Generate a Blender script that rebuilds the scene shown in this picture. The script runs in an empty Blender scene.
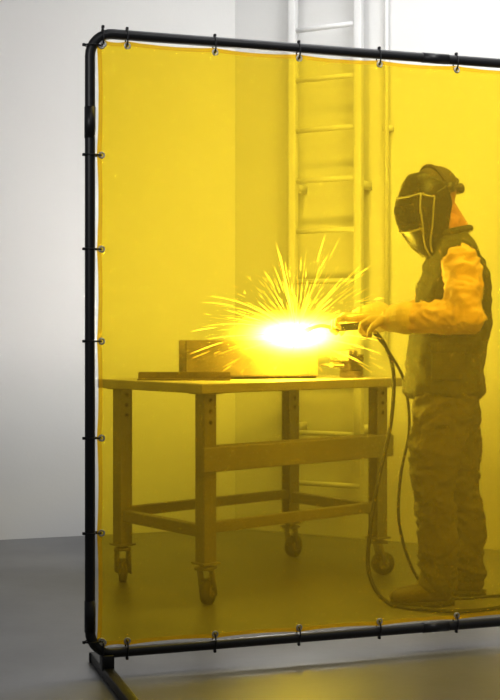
import bpy, bmesh, math, random
from mathutils import Vector, Matrix, noise
random.seed(11)
scene = bpy.context.scene
scene.view_settings.view_transform = 'Standard'
COL = scene.collection

# ---------------------------------------------------------------- helpers
def link(o, parent=None):
    COL.objects.link(o)
    if parent: o.parent = parent
    return o
def empty(name, loc=(0,0,0), rz=0):
    o = bpy.data.objects.new(name, None); o.location = loc; o.rotation_euler = (0,0,rz)
    o.empty_display_size = .1
    return link(o)
def obj_from_bm(name, bm, mats, parent=None, smooth=True):
    me = bpy.data.meshes.new(name); bm.normal_update(); bm.to_mesh(me); bm.free()
    if not isinstance(mats,(list,tuple)): mats=[mats]
    for m in mats: me.materials.append(m)
    if smooth:
        for p in me.polygons: p.use_smooth = True
    return link(bpy.data.objects.new(name, me), parent)

def mat(name, color, rough=.6, metal=0, nscale=0, namt=.15, bump=0, bscale=40, spec=.5, emit=None, estr=0):
    m = bpy.data.materials.new(name); m.use_nodes = True
    nt = m.node_tree; b = nt.nodes['Principled BSDF']
    b.inputs['Base Color'].default_value = (*color,1)
    b.inputs['Roughness'].default_value = rough
    b.inputs['Metallic'].default_value = metal
    b.inputs['Specular IOR Level'].default_value = spec
    if emit:
        b.inputs['Emission Color'].default_value=(*emit,1); b.inputs['Emission Strength'].default_value=estr
    tc = nt.nodes.new('ShaderNodeTexCoord')
    if nscale:
        n = nt.nodes.new('ShaderNodeTexNoise'); n.inputs['Scale'].default_value=nscale; n.inputs['Detail'].default_value=6
        nt.links.new(tc.outputs['Object'], n.inputs['Vector'])
        r = nt.nodes.new('ShaderNodeValToRGB')
        r.color_ramp.elements[0].position=.3; r.color_ramp.elements[1].position=.7
        r.color_ramp.elements[0].color=(*[c*(1-namt) for c in color],1)
        r.color_ramp.elements[1].color=(*[min(1,c*(1+namt)) for c in color],1)
        nt.links.new(n.outputs['Fac'], r.inputs['Fac']); nt.links.new(r.outputs['Color'], b.inputs['Base Color'])
    if bump:
        n2 = nt.nodes.new('ShaderNodeTexNoise'); n2.inputs['Scale'].default_value=bscale; n2.inputs['Detail'].default_value=5
        nt.links.new(tc.outputs['Object'], n2.inputs['Vector'])
        bp = nt.nodes.new('ShaderNodeBump'); bp.inputs['Strength'].default_value=bump; bp.inputs['Distance'].default_value=.01
        nt.links.new(n2.outputs['Fac'], bp.inputs['Height']); nt.links.new(bp.outputs['Normal'], b.inputs['Normal'])
    return m

def add_box(bm, c, s, rot=None, bevel=0, mi=0):
    r = bmesh.ops.create_cube(bm, size=1)
    vs = r['verts']
    M = Matrix.Translation(c) @ (rot.to_4x4() if rot else Matrix.Identity(4)) @ Matrix.Diagonal((*s,1))
    bmesh.ops.transform(bm, matrix=M, verts=vs)
    fs = set(f for v in vs for f in v.link_faces)
    for f in fs: f.material_index = mi
    if bevel:
        es = list(set(e for v in vs for e in v.link_edges))
        bmesh.ops.bevel(bm, geom=es, offset=bevel, segments=2, affect='EDGES', profile=.5, material=-1)
def beam(bm, a, b, w, h, bevel=.003, mi=0):
    a=Vector(a); b=Vector(b); d=(b-a); L=d.length; d.normalize()
    up = Vector((0,0,1)) if abs(d.z)<.9 else Vector((0,1,0))
    s = d.cross(up).normalized(); u = s.cross(d).normalized()
    R = Matrix((d,s,u)).transposed()
    add_box(bm, (a+b)/2, (L,w,h), R, bevel, mi)
def add_cyl(bm, a, b, r, r2=None, seg=20, mi=0, cap=True):
    a=Vector(a); b=Vector(b); d=b-a
    q = d.to_track_quat('Z','Y').to_matrix().to_4x4()
    res = bmesh.ops.create_cone(bm, cap_ends=cap, segments=seg, radius1=r, radius2=r if r2 is None else r2, depth=d.length,
        matrix=Matrix.Translation((a+b)/2)@q)
    for f in set(f for v in res['verts'] for f in v.link_faces): f.material_index=mi
def add_ball(bm, c, r, seg=14, rot=None, mi=0):
    if not isinstance(r,(tuple,list)): r=(r,r,r)
    M = Matrix.Translation(c) @ (rot.to_4x4() if rot else Matrix.Identity(4)) @ Matrix.Diagonal((*r,1))
    res = bmesh.ops.create_uvsphere(bm, u_segments=seg, v_segments=max(8,seg*2//3), radius=1, matrix=M)
    for f in set(f for v in res['verts'] for f in v.link_faces): f.material_index=mi
def sweep(bm, pts, r, seg=12, closed=False, mi=0):
    pts=[Vector(p) for p in pts]; n=len(pts)
    rr = r if isinstance(r,(list,tuple)) else [r]*n
    rings=[]; prev=None
    for i,p in enumerate(pts):
        t = (pts[(i+1)%n] - pts[i-1]) if (closed or 0<i<n-1) else (pts[1]-pts[0] if i==0 else pts[-1]-pts[-2])
        t.normalize()
        if prev is None:
            ref = Vector((0,0,1)) if abs(t.z)<.9 else Vector((1,0,0))
            nrm = t.cross(ref).normalized()
        else:
            nrm = (prev - t*prev.dot(t)).normalized()
        prev = nrm; bn = t.cross(nrm)
        rings.append([bm.verts.new(p + (nrm*math.cos(2*math.pi*k/seg)+bn*math.sin(2*math.pi*k/seg))*rr[i]) for k in range(seg)])
    m = n if closed else n-1
    for i in range(m):
        A=rings[i]; B=rings[(i+1)%n]
        for k in range(seg):
            f=bm.faces.new((A[k],A[(k+1)%seg],B[(k+1)%seg],B[k])); f.material_index=mi
    if not closed:
        bm.faces.new(rings[0][::-1]).material_index=mi; bm.faces.new(rings[-1]).material_index=mi
def catmull(P, n=10):
    P=[Vector(p) for p in P]; Q=[P[0]*2-P[1]]+P+[P[-1]*2-P[-2]]; out=[]
    for i in range(1,len(Q)-2):
        for j in range(n):
            t=j/n; a,b,c,d=Q[i-1],Q[i],Q[i+1],Q[i+2]
            out.append(.5*((2*b)+(-a+c)*t+(2*a-5*b+4*c-d)*t*t+(-a+3*b-3*c+d)*t**3))
    out.append(P[-1]); return out
def chain(bm, pts, rad, step=.35, seg=14):
    pts=[Vector(p) for p in pts]
    for i in range(len(pts)-1):
        a,b=pts[i],pts[i+1]; ra,rb=rad[i],rad[i+1]
        ta = ra if isinstance(ra,(tuple,list)) else (ra,)*3
        tb = rb if isinstance(rb,(tuple,list)) else (rb,)*3
        n=max(2,int((b-a).length/(min(min(ta),min(tb))*step))+1)
        for k in range(n+1):
            t=k/n
            add_ball(bm, a.lerp(b,t), tuple(ta[j]*(1-t)+tb[j]*t for j in range(3)), seg)
def fuse(name, bm, mats, parent, voxel=.01, smooth=6, wrinkle=0, wscale=10, matfn=None, wvec=(1,1,1)):
    me = bpy.data.meshes.new(name+'_src'); bm.to_mesh(me); bm.free()
    o = bpy.data.objects.new(name+'_src', me); COL.objects.link(o)
    m=o.modifiers.new('r','REMESH'); m.mode='VOXEL'; m.voxel_size=voxel
    s=o.modifiers.new('s','SMOOTH'); s.factor=.5; s.iterations=smooth
    dg=bpy.context.evaluated_depsgraph_get(); dg.update()
    new = bpy.data.meshes.new_from_object(o.evaluated_get(dg)); new.name=name
    bpy.data.objects.remove(o); 
    new.materials.clear()
    if not isinstance(mats,(list,tuple)): mats=[mats]
    for mm in mats: new.materials.append(mm)
    if wrinkle:
        ns=[v.normal.copy() for v in new.vertices]
        for v,nn in zip(new.vertices,ns):
            q=Vector((v.co.x*wvec[0],v.co.y*wvec[1],v.co.z*wvec[2]))*wscale
            q2 = q + noise.noise_vector(q*.7)*.8
            d = (1-abs(noise.noise(q2))*2.2)*.6 + (1-abs(noise.noise(q2*2.4))*2.2)*.4
            v.co += nn*(d-.5)*wrinkle
    for p in new.polygons:
        p.use_smooth=True
        if matfn: p.material_index=matfn(p.center)
    return link(bpy.data.objects.new(name,new), parent)

# ---------------------------------------------------------------- materials
M_wall  = mat('painted_wall',(.60,.60,.59),.85,nscale=1.2,namt=.02,bump=.05,bscale=60)
M_floor = mat('concrete_floor',(.14,.14,.144),.38,nscale=2.5,namt=.18,bump=.04,bscale=30)
M_black = mat('black_powder_coat',(.006,.006,.007),.42,spec=.3,bump=.03,bscale=200)
M_steel = mat('bare_steel',(.45,.45,.46),.35,metal=.9)
M_bench = mat('bench_grey_paint',(.235,.215,.185),.5,nscale=30,namt=.06)
M_top   = mat('bench_top_plate',(.40,.365,.31),.42,nscale=9,namt=.15)
M_dark  = mat('dark_hole',(.06,.05,.04),.8)
M_work  = mat('mill_scale_steel',(.15,.11,.075),.5,metal=.2,nscale=14,namt=.3)
M_rub   = mat('rubber',(.03,.03,.03),.75)
M_wheel = mat('caster_wheel',(.10,.09,.08),.6)
M_ladder= mat('light_painted_ladder',(.60,.60,.59),.6,nscale=6,namt=.04)
M_vest  = mat('vest_canvas',(.050,.047,.043),.9,nscale=18,namt=.25,bump=.35,bscale=60)
M_sleeve= mat('leather_sleeve',(.90,.60,.37),.75,nscale=12,namt=.14,bump=.4,bscale=35)
M_pants = mat('work_trousers',(.088,.076,.062),.9,nscale=14,namt=.22,bump=.3,bscale=50)
M_boot  = mat('work_boot',(.07,.055,.045),.6)
M_glove = mat('welding_glove',(.85,.68,.50),.75,nscale=20,namt=.12,bump=.3,bscale=50)
M_skin  = mat('skin',(.66,.28,.16),.55)
M_hair  = mat('hair',(.05,.035,.028),.8)
M_helm  = mat('helmet_shell',(.014,.013,.012),.34)
M_silver= mat('helmet_trim',(.45,.44,.41),.4)
M_glass = mat('filter_lens',(.01,.012,.01),.08)

def curtain_mat(name, wt, tcol=(1.0,.745,.035), dcol=(1.0,.62,.03)):
    m=bpy.data.materials.new(name); m.use_nodes=True; nt=m.node_tree; nt.nodes.clear()
    out=nt.nodes.new('ShaderNodeOutputMaterial')
    tr=nt.nodes.new('ShaderNodeBsdfTransparent'); tr.inputs[0].default_value=(*tcol,1)
    df=nt.nodes.new('ShaderNodeBsdfDiffuse'); df.inputs[0].default_value=(*dcol,1)
    tl=nt.nodes.new('ShaderNodeBsdfTranslucent'); tl.inputs[0].default_value=(*dcol,1)
    mx=nt.nodes.new('ShaderNodeMixShader'); mx.inputs[0].default_value=.4
    nt.links.new(df.outputs[0],mx.inputs[1]); nt.links.new(tl.outputs[0],mx.inputs[2])
    m2=nt.nodes.new('ShaderNodeMixShader'); m2.inputs[0].default_value=wt
    nt.links.new(tr.outputs[0],m2.inputs[1]); nt.links.new(mx.outputs[0],m2.inputs[2])
    gl=nt.nodes.new('ShaderNodeBsdfGlossy'); gl.inputs[0].default_value=(1,1,1,1); gl.inputs['Roughness'].default_value=.3
    m3=nt.nodes.new('ShaderNodeMixShader'); m3.inputs[0].default_value=.012
    nt.links.new(m2.outputs[0],m3.inputs[1]); nt.links.new(gl.outputs[0],m3.inputs[2])
    nt.links.new(m3.outputs[0],out.inputs[0]); return m
M_curt = curtain_mat('yellow_pvc_curtain',.17)
M_hem  = curtain_mat('yellow_pvc_hem',.30,(1,.86,.30))

def emis(name,col,s):
    m=bpy.data.materials.new(name); m.use_nodes=True; nt=m.node_tree; nt.nodes.clear()
    o=nt.nodes.new('ShaderNodeOutputMaterial'); e=nt.nodes.new('ShaderNodeEmission')
    e.inputs[0].default_value=(*col,1); e.inputs[1].default_value=s; nt.links.new(e.outputs[0],o.inputs[0]); return m

# ---------------------------------------------------------------- room
CORNER=Vector((-.085,7.12,0))
dl=(Vector((-1.34,6.71,0))-CORNER).normalized(); dr=(Vector((1.28,6.40,0))-CORNER).normalized()
def wall(name,a,b,h=4.6,t=.12,outward=None):
    bm=bmesh.new(); mid=(a+b)/2; d=(b-a).normalized(); n=Vector((-d.y,d.x,0))
    if n.dot(outward)<0: n=-n
    R=Matrix((d,n,Vector((0,0,1)))).transposed()
    add_box(bm, mid+n*t/2+Vector((0,0,h/2)), ((b-a).length,t,h), R)
    return obj_from_bm(name,bm,M_wall,smooth=False)
wall('wall_left',CORNER+dl*5.2,CORNER,outward=Vector((0,1,0)))
wall('wall_back',CORNER,CORNER+dr*5.0,outward=Vector((0,1,0)))
bm=bmesh.new(); add_box(bm,(0,2.6,-.05),(12,13,.1)); obj_from_bm('floor',bm,M_floor,smooth=False)

# ---------------------------------------------------------------- ladder on back wall
lad=empty('wall_ladder', CORNER+dr*.44, math.atan2(dr.y,dr.x))   # local x along wall, -y into room
bm=bmesh.new(); off=-.15; W=.385
for x in (0,W):
    add_box(bm,(x,off,2.45),(.040,.05,4.2),bevel=.004)
z=.30
while z<4.5:
    add_cyl(bm,(0,off,z),(W,off,z),.014,seg=12); z+=.272
for z in (.6,1.9,3.2,4.3):
    for x in (0,W): add_box(bm,(x,off/2,z),(.03,-off,.04))
obj_from_bm('rails_and_rungs',bm,M_ladder,lad)
bm=bmesh.new(); add_cyl(bm,(.50,-.045,1.0),(.50,-.045,4.4),.012,seg=12)
for z in (1.2,2.2,3.2): add_box(bm,(.50,-.022,z),(.05,.04,.03))
obj_from_bm('side_conduit',bm,M_ladder,lad)

# ---------------------------------------------------------------- welding screen
scr=empty('welding_screen',(-.512,4.0,0),math.radians(18))
SW=2.44; ZB=.078; ZT=2.068; RT=.0165
def rr_path(x0,x1,z0,z1,r,n=8):
    P=[]
    for cx,cz,a0 in ((x1-r,z1-r,0),(x0+r,z1-r,90),(x0+r,z0+r,180),(x1-r,z0+r,270)):
        for k in range(n+1):
            a=math.radians(a0+90*k/n); P.append((cx+r*math.cos(a),0,cz+r*math.sin(a)))
    return P
bm=bmesh.new(); sweep(bm,rr_path(0,SW,ZB,ZT,.075),RT,seg=18,closed=True)
obj_from_bm('tube_frame',bm,M_black,scr)
bm=bmesh.new()
for z in (.20,1.78):
    for x in (0,SW): add_cyl(bm,(x,0,z-.05),(x,0,z+.05),RT+.0015,seg=18)
add_cyl(bm,(SW/2-.05,0,ZT),(SW/2+.05,0,ZT),RT+.0015); add_cyl(bm,(SW/2-.05,0,ZB),(SW/2+.05,0,ZB),RT+.0015)
obj_from_bm('frame_joint_sleeves',bm,M_black,scr)
bm=bmesh.new()
for x in (.055,SW-.055):
    add_box(bm,(x,-.11,.018),(.034,.60,.034),bevel=.004)
    add_box(bm,(x,0,.05),(.04,.05,.05),bevel=.004)
    add_box(bm,(x,-.415,.017),(.042,.02,.034),bevel=.004); add_box(bm,(x,.195,.017),(.042,.02,.034),bevel=.004)
obj_from_bm('stabiliser_feet',bm,M_black,scr)
# curtain
ins=.021; x0,x1=ins,SW-ins; z0,z1=ZB+ins,ZT-ins
gx=[x0+.020]+[.12+.295*i for i in range(8)]+[x1-.020]
gz=[z1-.020,1.676,1.375,1.080,.770,.466,z0+.020]
def scal(t,G):
    for a,b in zip(G,G[1:]):
        if a<=t<=b: return math.sin(math.pi*(t-a)/(b-a))**.7
    return 0
NX,NZ=260,210
GU=[ (g-x0)/(x1-x0) for g in gx]; GV=sorted((g-z0)/(z1-z0) for g in gz)
def cpos(u,v):
    e=.006
    x=x0+(x1-x0)*u; z=z0+(z1-z0)*v
    x+= e*scal(v,GV)*((1-u)**30) - e*scal(v,GV)*(u**30)
    z+= e*scal(u,GU)*((1-v)**30) - e*scal(u,GU)*(v**30)
    p=Vector((x,0,z))
    w=.006*noise.noise(Vector((x*1.3,.3,z*.8)))+.0015*noise.noise(Vector((x*5,2.3,z*3)))
    w+=.004*scal(v,GV)*math.exp(-u*22)+.004*scal(u,GU)*math.exp(-(1-v)*22)
    w+=.003*noise.noise(Vector((x*26,5,z*4)))*math.exp(-(1-v)*26)+.003*noise.noise(Vector((x*5,8,z*22)))*math.exp(-u*30)
    p.y=w-.004; return p
bm=bmesh.new()
G=[[bm.verts.new(cpos(i/NX,j/NZ)) for j in range(NZ+1)] for i in range(NX+1)]
for i in range(NX):
    for j in range(NZ): bm.faces.new((G[i][j],G[i+1][j],G[i+1][j+1],G[i][j+1]))
obj_from_bm('yellow_curtain',bm,M_curt,scr)
bm=bmesh.new()
def strip(fn,n):
    pr=None
    for k in range(n+1):
        a,b=fn(k/n); va=bm.verts.new(a); vb=bm.verts.new(b)
        if pr: bm.faces.new((pr[0],va,vb,pr[1]))
        pr=(va,vb)
o=Vector((0,-.0025,0)); hu=.014/(x1-x0); hv=.014/(z1-z0)
strip(lambda t:(cpos(t,1)+o,cpos(t,1-hv)+o),260); strip(lambda t:(cpos(t,0)+o,cpos(t,hv)+o),260)
strip(lambda t:(cpos(0,t)+o,cpos(hu,t)+o),210); strip(lambda t:(cpos(1,t)+o,cpos(1-hu,t)+o),210)
obj_from_bm('curtain_hem',bm,M_hem,scr)
bg=bmesh.new(); bt=bmesh.new()
def ring(bm,c,R,r,axis='y',seg=20,squash=(1,1)):
    P=[]
    for k in range(seg):
        a=2*math.pi*k/seg
        if axis=='y': P.append(Vector(c)+Vector((R*math.cos(a),0,R*math.sin(a))))
        elif axis=='x': P.append(Vector(c)+Vector((0,R*squash[0]*math.cos(a),R*squash[1]*math.sin(a))))
        else: P.append(Vector(c)+Vector((R*squash[1]*math.cos(a),R*squash[0]*math.sin(a),0)))
    sweep(bm,P,r,seg=8,closed=True)
for i,x in enumerate(gx):
    for z,zt in ((z1-.015,ZT),(z0+.015,ZB)):
        s=1 if zt==ZT else -1
        ring(bg,(x,-.008,z),.0085,.0032)
        ring(bt,(x,0,(z+zt+s*(RT))/2),1,.0028,'x',squash=(RT+.003,abs(zt+s*(RT+.003)-z)/2))
        add_box(bt,(x,-.004,zt+s*(RT+.004)),(.009,.012,.010),bevel=.002)
for i,z in enumerate(gz):
    for x,xt in ((x0+.015,0),(x1-.015,SW)):
        s=-1 if xt==0 else 1
        ring(bg,(x,-.008,z),.0085,.0032)
        ring(bt,((x+xt+s*RT)/2,0,z),1,.0028,'z',squash=(RT+.003,abs(xt+s*(RT+.003)-x)/2))
        add_box(bt,(xt+s*(RT+.004),-.004,z),(.010,.012,.009),bevel=.002)
obj_from_bm('grommets',bg,M_steel,scr); obj_from_bm('cable_ties',bt,M_black,scr)

# ---------------------------------------------------------------- workbench
ang=math.radians(40)
ben=empty('workbench',(-.18,5.09,0),ang)
L,D,H=1.0,.60,.905
bm=bmesh.new()
add_box(bm,(L/2,D/2,H-.02),(L+.16,D+.16,.04),bevel=.004,mi=1)
lw=.06
for x in (0,L):
    for y in (0,D):
        sx=1 if x==0 else -1
        add_box(bm,(x,y-.028,.525),(lw,.006,.71),mi=0)
        add_box(bm,(x,y+.028,.525),(lw,.006,.71),mi=0)
        add_box(bm,(x-sx*.028,y,.525),(.006,lw,.71),mi=0)
        add_box(bm,(x,y,.172),(.085,.085,.008),mi=0)
        add_box(bm,(x,y,.87),(.10,.10,.02),mi=0)
        for k in range(3):
            add_cyl(bm,(x,y-.0325,.745+k*.045),(x,y-.0305,.745+k*.045),.009,seg=14,mi=2)
# front mid beam (angle section)
add_box(bm,(L/2,-.042,.595),(L+.10,.024,.10),bevel=.004)
add_box(bm,(L/2,0,.642),(L-.08,.06,.010),bevel=.002)
# lower rails
for y in (0,D): add_box(bm,(L/2,y,.315),(L-.05,.035,.045),bevel=.004)
for x in (0,L): add_box(bm,(x,D/2,.30),(.04,D-.05,.05),bevel=.004)
obj_from_bm('bench_frame',bm,[M_bench,M_top,M_dark],ben,smooth=False)
bm=bmesh.new()
for i,(x,y) in enumerate([(0,0),(L,0),(0,D),(L,D)]):
    a=[.5,-.4,.9,.2][i]; d=Vector((math.cos(a),math.sin(a),0)); s=Vector((-d.y,d.x,0))
    c=Vector((x,y,.052))+d*.025
    add_cyl(bm,c-s*.016,c+s*.016,.052,seg=28,mi=0)
    add_cyl(bm,c-s*.020,c+s*.020,.024,seg=18,mi=1)
    for k in (-1,1):
        beam(bm,c+s*.026*k-Vector((0,0,.012)),Vector((x,y,.148))+s*.026*k,.005,.036,0,1)
    add_box(bm,(x,y,.152),(.07,.07,.012),Matrix.Rotation(a,3,'Z'),mi=1)
    add_cyl(bm,(x,y,.155),(x,y,.17),.025,mi=1)
    add_cyl(bm,c-s*.032,c+s*.032,.007,seg=10,mi=1)
obj_from_bm('casters',bm,[M_wheel,M_bench],ben)

ax=Vector((math.cos(ang),math.sin(ang),0)); ay=Vector((-ax.y,ax.x,0))
def on_bench(name,x,y,rz=0):
    p=Vector((-.18,5.09,0))+ax*x+ay*y; return empty(name,(p.x,p.y,H),ang+rz)
wp=on_bench('steel_channel_workpiece',.46,.28,-.46)
bm=bmesh.new()
add_box(bm,(0,0,.018),(.60,.17,.012),bevel=.002); add_box(bm,(0,-.082,.095),(.60,.010,.155),bevel=.002)
add_box(bm,(0,.082,.095),(.60,.010,.155),bevel=.002)
add_box(bm,(-.1,0,.095),(.01,.155,.14)); add_box(bm,(.18,0,.095),(.01,.155,.14))
add_box(bm,(0,0,.006),(.62,.05,.012))
obj_from_bm('channel_body',bm,M_work,wp,smooth=False)
ai=on_bench('angle_iron_bar',.10,.28,-.75)
bm=bmesh.new(); add_box(bm,(0,0,.0035),(.40,.04,.007)); add_box(bm,(0,.0185,.018),(.40,.005,.036)); obj_from_bm('angle_section',bm,M_work,ai,smooth=False)
vs=on_bench('bench_vise',.93,.10,.3)
bm=bmesh.new()
add_cyl(bm,(0,0,0),(0,0,.03),.055,seg=24); add_box(bm,(0,0,.06),(.13,.06,.06),bevel=.008)
add_box(bm,(-.05,0,.10),(.035,.10,.05),bevel=.006); add_box(bm,(-.10,0,.10),(.03,.10,.05),bevel=.006)
add_cyl(bm,(-.10,0,.06),(-.19,0,.06),.012); add_cyl(bm,(-.18,-.06,.06),(-.18,.06,.06),.005)
add_box(bm,(.055,0,.09),(.05,.05,.03),bevel=.006)
obj_from_bm('vise_body',bm,M_work,vs,smooth=False)

# ---------------------------------------------------------------- welder (faces -X, left side to -Y)
WX,WY=.83,5.19
wel=empty('welder',(WX,WY,0))
bm=bmesh.new()
chain(bm,[(-.01,0,.86),(0,0,1.0),(.015,0,1.2),(.025,0,1.38)],[(.125,.17,.10),(.125,.155,.10),(.13,.165,.11),(.105,.16,.09)])
chain(bm,[(.02,-.15,1.415),(.0,.0,1.45),(.0,.15,1.415)],[.065,.070,.065])
chain(bm,[(.01,0,1.45),(-.015,0,1.56)],[.062,.056])
LE=Vector((.030,-.250,1.180)); LW=Vector((-.25,-.075,1.165)); RE=Vector((-.075,.25,1.19)); RW=Vector((-.345,.215,1.175))
chain(bm,[(.018,-.180,1.385),(.015,-.222,1.29),LE],[.079,.080,.074]); chain(bm,[LE,LE.lerp(LW,.5),LW],[.074,.068,.052])
chain(bm,[(.01,.185,1.40),(-.03,.22,1.30),RE],[.076,.070,.062]); chain(bm,[RE,RE.lerp(RW,.5),RW],[.062,.056,.044])
chain(bm,[(-.03,-.085,.84),(-.075,-.10,.64),(-.085,-.105,.47)],[(.130,.108,.1),(.112,.098,.1),(.086,.082,.08)])
chain(bm,[(-.085,-.105,.47),(-.065,-.105,.30),(-.065,-.105,.09)],[.085,.083,(.078,.072,.04)])
chain(bm,[(.02,.085,.84),(.05,.10,.64),(.06,.10,.47)],[(.12,.105,.1),(.10,.092,.1),(.078,.078,.08)])
chain(bm,[(.06,.10,.47),(.09,.105,.30),(.10,.105,.09)],[.078,.076,(.070,.068,.04)])
def bodymat(c): return 0 if c.z<.93 else (2 if c.z>1.525 else 1)
fuse('body_trousers_and_sleeves',bm,[M_pants,M_sleeve,M_skin],wel,voxel=.0085,smooth=4,wrinkle=.021,wscale=9,matfn=bodymat,wvec=(1,1,1.4))
bm=bmesh.new()
chain(bm,[(-.02,0,.87),(-.02,0,.98),(.005,0,1.15),(.02,0,1.33),(.02,0,1.40)],
      [(.178,.205,.05),(.165,.19,.08),(.164,.190,.1),(.150,.178,.1),(.120,.150,.07)])
chain(bm,[(.018,-.165,1.425),(.01,0,1.475),(.01,.165,1.425)],[(.082,.052,.058),.078,(.082,.052,.058)])
chain(bm,[(.0,0,1.49),(-.005,0,1.525)],[(.078,.08,.03),(.074,.076,.02)])
fuse('vest',bm,M_vest,wel,voxel=.0085,smooth=4,wrinkle=.018,wscale=6,wvec=(1,1,.8))
bm=bmesh.new()
P=[(.0+.083*math.cos(a),.085*math.sin(a),1.525+.018*math.cos(a)) for a in [2*math.pi*k/32 for k in range(32)]]
sweep(bm,P,.014,seg=10,closed=True)
add_box(bm,(-.04,-.203,.99),(.13,.014,.14),Matrix.Rotation(.05,3,'X'),bevel=.005)
add_box(bm,(-.04,-.209,1.05),(.14,.014,.04),Matrix.Rotation(.05,3,'X'),bevel=.005)
obj_from_bm('vest_collar_and_pocket',bm,M_vest,wel)
def boot(name,x,y,yaw=0):
    bm=bmesh.new()
    chain(bm,[(0,0,.13),(0,0,.06)],[.052,.048])
    chain(bm,[(.015,0,.05),(-.07,0,.052),(-.15,0,.042)],[(.05,.042,.04),(.05,.045,.042),(.055,.048,.034)])
    b2=bmesh.new()
    R=Matrix.Rotation(yaw,4,'Z'); T=Matrix.Translation((x,y,0))@R
    bmesh.ops.transform(bm,matrix=T,verts=bm.verts)
    fuse(name,bm,M_boot,wel,voxel=.009,smooth=4)
    P=[]
    for k in range(32):
        a=2*math.pi*k/32; P.append((-.065+.135*math.cos(a),.048*math.sin(a)*(1-.12*math.cos(a))))
    top=[b2.verts.new((p[0],p[1],.022)) for p in P]; bot=[b2.verts.new((p[0],p[1],.0)) for p in P]
    b2.faces.new(top); b2.faces.new(bot[::-1])
    for k in range(32): b2.faces.new((bot[k],bot[(k+1)%32],top[(k+1)%32],top[k]))
    bmesh.ops.transform(b2,matrix=T,verts=b2.verts)
    obj_from_bm(name+'_sole',b2,M_rub,wel)
boot('boot_left',-.065,-.105,.12); boot('boot_right',.10,.105,-.12)

def hand(name,wrist,d,n,side):
    d=Vector(d).normalized(); n=Vector(n); n=(n-d*n.dot(d)).normalized(); s=d.cross(n)*side
    w=Vector(wrist); bm=bmesh.new()
    chain(bm,[w-d*.07,w-d*.02,w+d*.012],[.068,.056,.040])
    for k in (-1,0,1): chain(bm,[w+d*.01+s*k*.016,w+d*.085+s*k*.024],[.022,.021])
    ln=[.030,.034,.032,.025]
    for i in range(4):
        b=w+d*.088+s*(1.5-i)*.0255; l=ln[i]*1.25
        p1=b+(d*.9+n*.35).normalized()*l; p2=p1+(d*.25+n).normalized()*l*.8; p3=p2+(n*.6-d*.8).normalized()*l*.6
        chain(bm,[b,p1,p2,p3],[.0130,.0120,.0112,.0100],step=.5,seg=10)
    t0=w+d*.025+s*.034; t1=t0+(d*.6+s*.5+n*.5).normalized()*.042; t2=t1+(d*.7+n*.7-s*.1).normalized()*.034; t3=t2+(d*.5+n*.7-s*.5).normalized()*.022
    chain(bm,[t0,t1,t2,t3],[.017,.0145,.013,.011],step=.5,seg=10)
    fuse(name,bm,M_glove,wel,voxel=.0045,smooth=2)
hand('glove_right',RW,(-.9,-.12,-.02),(-.1,-.15,-1),-1)
hand('glove_left',LW,(-.72,.55,-.05),(-.3,.25,-.85),1)

HC=Vector((-.065,0,1.660))
Rh = Matrix.Rotation(math.radians(30),3,'Z') @ Matrix.Rotation(math.radians(-22),3,'Y')
HM = Matrix.Translation(HC) @ Rh.to_4x4()
bm=bmesh.new()
add_ball(bm,(.012,0,.03),(.100,.078,.095),24); add_ball(bm,(-.03,0,-.035),(.070,.060,.085),24)
chain(bm,[(-.045,0,-.095),(-.06,0,-.10)],[(.04,.042,.028),(.03,.032,.025)])
chain(bm,[(-.098,0,.0),(-.118,0,-.032)],[.010,.014]); 
for s in (-1,1):
    add_ball(bm,(.012,s*.080,-.008),(.020,.009,.032),12); add_ball(bm,(-.085,s*.032,.018),(.014,.016,.012),12)
add_ball(bm,(-.094,0,-.068),(.012,.024,.008),12)
chain(bm,[(.03,0,-.06),(.055,0,-.15)],[.060,.062])
bmesh.ops.transform(bm,matrix=HM,verts=bm.verts)
fuse('head',bm,M_skin,wel,voxel=.006,smooth=3)
bm=bmesh.new()
add_ball(bm,(.018,0,.040),(.108,.086,.098),28)
bmesh.ops.bisect_plane(bm,geom=bm.verts[:]+bm.edges[:]+bm.faces[:],plane_co=(0,0,.012),plane_no=(.25,0,-1),clear_outer=True)
P=[(.018+.109*math.cos(a),.087*math.sin(a),.018+.25*(.018+.109*math.cos(a))*1.0) for a in [2*math.pi*k/36 for k in range(36)]]
sweep(bm,P,.007,seg=8,closed=True)
# ratchet headgear: crown band, rear band, rear knob
sweep(bm,[(.02+.004*math.cos(a),.094*math.cos(a),.035+.108*math.sin(a)) for a in [math.pi*k/20 for k in range(21)]],.008,seg=8)
sweep(bm,[(.02+.116*math.cos(a),.095*math.sin(a),.035-.03*math.cos(a)) for a in [math.radians(-90+9*k) for k in range(21)]],.009,seg=8)
add_cyl(bm,(.125,0,.005),(.155,0,.0),.022,seg=18)
bmesh.ops.transform(bm,matrix=HM,verts=bm.verts)
obj_from_bm('welding_cap_and_headgear',bm,M_hair,wel)
def lerpt(tab,t):
    for (a,va),(b,vb) in zip(tab,tab[1:]):
        if t<=b:
            k=(t-a)/(b-a); return va+(vb-va)*k
    return tab[-1][1]
RF=[(0,.095),(.08,.125),(.2,.155),(.35,.188),(.6,.200),(.8,.175),(1,.125)]
RS=[(0,.050),(.08,.085),(.2,.106),(.35,.112),(.6,.106),(.8,.082),(1,.046)]
def sh(th,t,off=0):
    f=lerpt(RF,t)+off; s=lerpt(RS,t)+off
    c,si=math.cos(th),math.sin(th)
    e=.75
    fx=f*(abs(c)**e)*(1 if c>=0 else -1); sy=s*(abs(si)**e)*(1 if si>=0 else -1)
    return Vector((-fx+ .015, sy, .135-.350*t + .02*c*(0 if t<.5 else -(t-.5))))
bm=bmesh.new(); NT,NH=40,28
def trange(i,t):
    mx=math.radians(88 - 22*max(0,t-.45)/.55 - 30*max(0,.18-t)/.18)
    return -mx+2*mx*i/NT
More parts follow.
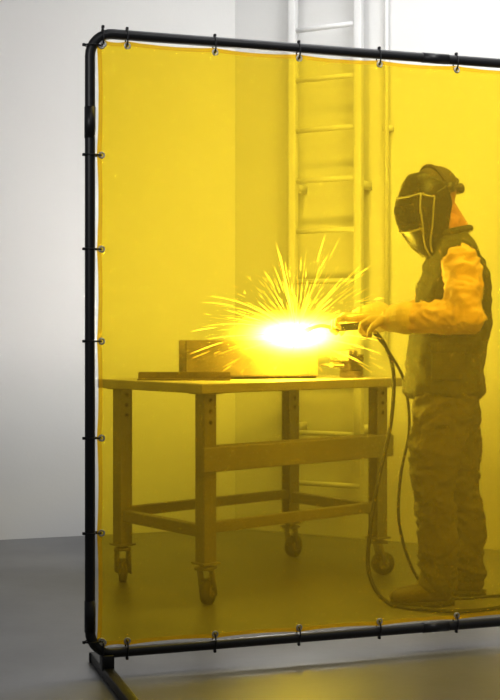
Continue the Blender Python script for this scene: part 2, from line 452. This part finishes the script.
g=[[bm.verts.new(sh(trange(i,j/NH),j/NH)) for j in range(NH+1)] for i in range(NT+1)]
for i in range(NT):
    for j in range(NH): bm.faces.new((g[i][j],g[i][j+1],g[i+1][j+1],g[i+1][j]))
bm.faces.new([g[i][0] for i in range(NT+1)])
bmesh.ops.solidify(bm,geom=bm.faces[:],thickness=.004)
for s in (-1,1):
    add_cyl(bm,(.012,s*.092,.04),(.012,s*.122,.04),.020,seg=18)
    beam(bm,(.012,s*.108,.04),(-.06,s*.108,.03),.006,.03)
bmesh.ops.transform(bm,matrix=HM,verts=bm.verts)
obj_from_bm('helmet_shell',bm,M_helm,wel)
def patch(name,thm,t0,t1,off,m):
    bm=bmesh.new(); n=16; k=10
    G=[[bm.verts.new(sh(-thm+2*thm*i/n,t0+(t1-t0)*j/k,off)) for j in range(k+1)] for i in range(n+1)]
    for i in range(n):
        for j in range(k): bm.faces.new((G[i][j],G[i+1][j],G[i+1][j+1],G[i][j+1]))
    bmesh.ops.solidify(bm,geom=bm.faces[:],thickness=.006)
    bmesh.ops.transform(bm,matrix=HM,verts=bm.verts)
    return obj_from_bm(name,bm,m,wel,smooth=False)
patch('lens_surround',.62,.24,.56,.006,M_helm); patch('filter_lens',.48,.29,.51,.010,M_glass)
bm=bmesh.new()
def line(pts,r=.0028):
    pp=[]
    for (a,b),(c,d) in zip(pts,pts[1:]):
        for k in range(8): pp.append(sh(a+(c-a)*k/8,b+(d-b)*k/8,.006))
    pp.append(sh(*pts[-1],.006)); sweep(bm,pp,r,seg=8)
line([(-.70,.21),(.70,.21),(.66,.59),(-.66,.59),(-.70,.21)],.0036)
for s in (-1,1):
    line([(s*.70,.21),(s*1.15,.30),(s*.95,.60),(s*.55,.90)],.0036)
    line([(s*.66,.59),(s*.30,.95)],.003)
bmesh.ops.transform(bm,matrix=HM,verts=bm.verts)
obj_from_bm('helmet_trim_lines',bm,M_silver,wel)

# ---------------------------------------------------------------- torch and cables
ARC=Vector((.205,5.50,1.10))
def WL(x,y,z): return Vector((WX+x,WY+y,z))
tor=empty('welding_torch',(0,0,0))
bm=bmesh.new()
tp=[WL(-.33,.10,1.145),WL(-.40,.145,1.135),WL(-.47,.19,1.13)]
sweep(bm,catmull(tp,6),.016,seg=14)
sweep(bm,catmull([tp[-1],WL(-.52,.225,1.14),WL(-.56,.25,1.13),ARC+Vector((.045,-.04,.02))],6),.008,seg=10)
add_cyl(bm,ARC+Vector((.06,-.05,.028)),ARC+Vector((.02,-.015,.008)),.011,seg=14)
obj_from_bm('torch_body',bm,M_rub,tor)
bm=bmesh.new()
c1=[tp[0],WL(-.26,.10,1.06),WL(-.22,.12,.93),WL(-.235,.10,.72),WL(-.29,.05,.50),WL(-.33,0,.30),WL(-.34,-.05,.12),WL(-.27,-.12,.014),WL(-.12,-.24,.012),WL(.05,-.26,.012),WL(.35,-.1,.012),WL(.9,.1,.012)]
sweep(bm,catmull(c1,10),.0085,seg=10)
c2=[tp[0],WL(-.30,.08,1.10),WL(-.24,.14,1.03),WL(-.17,.16,.90),WL(-.15,.15,.70),WL(-.19,.12,.50),WL(-.2,.08,.3),WL(-.14,.02,.10),WL(-.03,.0,.012),WL(.2,.02,.012),WL(.6,.16,.012),WL(.95,.25,.012)]
sweep(bm,catmull(c2,10),.0065,seg=10)
obj_from_bm('cable_runs',bm,M_rub,tor)

# ---------------------------------------------------------------- arc and sparks
arc=empty('welding_arc',ARC)
bm=bmesh.new(); add_ball(bm,(0,0,0),(.030,.022,.016),20); obj_from_bm('arc_core',bm,emis('arc_white',(1,.97,.9),400),arc)
bm=bmesh.new()
for k in range(520):
    u=random.uniform(-1,1); a=random.uniform(0,2*math.pi); q=math.sqrt(1-u*u)
    d=Vector((q*math.cos(a),q*math.sin(a),u))
    if d.z<-.25 and random.random()<.55: d.z=abs(d.z)
    Lk=.08+.46*random.random()**2.6
    s0=random.uniform(.01,.08) if random.random()<.45 else random.uniform(.08,.42)
    if s0>.08: Lk*=.30
    strong = random.random()<.25
    r=random.uniform(.0004,.0006) if strong else random.uniform(.0002,.0004)
    g=Vector((0,0,-1)); kk=random.uniform(.1,.6)
    pts=[]
    for i in range(7):
        t=i/6; x=s0+Lk*t; pts.append(d*x+g*(kk*x*x))
    if min(p.z for p in pts) < -.17: continue
    sweep(bm,pts,[r*.2,r*.7,r,r,r*.8,r*.5,r*.12],seg=4,mi=0 if strong else 1)
obj_from_bm('spark_streaks',bm,[emis('spark_hot',(1,.90,.66),17),emis('spark_cool',(1,.86,.55),8)],arc)
def bloom_volume(name,rad,k,pw,loc=(0,0,0)):  # self-lit falloff volume that imitates the bloom around the arc
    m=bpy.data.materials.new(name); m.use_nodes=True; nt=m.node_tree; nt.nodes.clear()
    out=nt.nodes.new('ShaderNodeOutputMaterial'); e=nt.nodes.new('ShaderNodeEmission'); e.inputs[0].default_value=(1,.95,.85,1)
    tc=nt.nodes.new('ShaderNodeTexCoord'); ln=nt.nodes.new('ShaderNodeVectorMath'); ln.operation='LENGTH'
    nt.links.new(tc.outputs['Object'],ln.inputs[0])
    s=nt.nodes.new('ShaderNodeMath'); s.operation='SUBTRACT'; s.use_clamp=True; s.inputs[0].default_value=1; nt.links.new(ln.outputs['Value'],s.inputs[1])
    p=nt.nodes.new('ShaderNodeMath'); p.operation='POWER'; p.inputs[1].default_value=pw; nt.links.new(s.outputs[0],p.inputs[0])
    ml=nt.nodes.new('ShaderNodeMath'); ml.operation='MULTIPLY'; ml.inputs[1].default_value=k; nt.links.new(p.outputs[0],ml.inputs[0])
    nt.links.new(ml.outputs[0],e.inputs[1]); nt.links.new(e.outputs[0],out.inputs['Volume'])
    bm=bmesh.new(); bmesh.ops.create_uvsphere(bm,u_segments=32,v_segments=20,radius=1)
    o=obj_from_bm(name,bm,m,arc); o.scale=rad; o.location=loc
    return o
bloom_volume('arc_bloom_halo',(.56,.42,.22),4800,10,(-.01,0,.0))
pl=bpy.data.lights.new('arc_light','POINT'); pl.energy=20; pl.color=(1,.93,.8); pl.shadow_soft_size=.05
o=bpy.data.objects.new('arc_light',pl); link(o,arc); o.location=(.02,-.08,.10)

# ---------------------------------------------------------------- lights
def spot(name,loc,tgt,e,size,blend,soft=.6,col=(1,1,1)):
    l=bpy.data.lights.new(name,'SPOT'); l.energy=e; l.spot_size=math.radians(size); l.spot_blend=blend; l.shadow_soft_size=soft; l.color=col
    o=bpy.data.objects.new(name,l); link(o); o.location=loc
    o.rotation_euler=(Vector(tgt)-Vector(loc)).to_track_quat('-Z','Y').to_euler(); return o
spot('wall_gradient_spot',(-2.2,-1.5,3.2),(-1.2,7,5.0),600,64,.12,.7)  # added unseen spot; its soft cone edge darkens the lower wall
spot('behind_curtain_fill',(1.4,2.2,4.2),(1.35,6.6,1.15),660,58,.28,1.0)  # unseen spot added to brighten the wall behind the curtain
al=bpy.data.lights.new('bench_fill_area','AREA'); al.shape='RECTANGLE'; al.size=2.2; al.size_y=1.0; al.energy=75  # added overhead fill, no visible fixture, lifts welder, bench and floor
o=bpy.data.objects.new('bench_fill_area',al); link(o); o.location=(.9,5.1,4.4)
w=bpy.data.worlds.new('World'); scene.world=w; w.use_nodes=True
w.node_tree.nodes['Background'].inputs[0].default_value=(.97,.98,1,1); w.node_tree.nodes['Background'].inputs[1].default_value=.15

# ---------------------------------------------------------------- camera
cam=bpy.data.cameras.new('Camera'); co=bpy.data.objects.new('Camera',cam); link(co)
co.location=(0,0,1.1); co.rotation_euler=(math.pi/2,0,0)
cam.sensor_fit='VERTICAL'; cam.sensor_height=24; cam.lens=24*1250/700
cam.shift_y=-15/700; cam.clip_start=.05
scene.camera=co
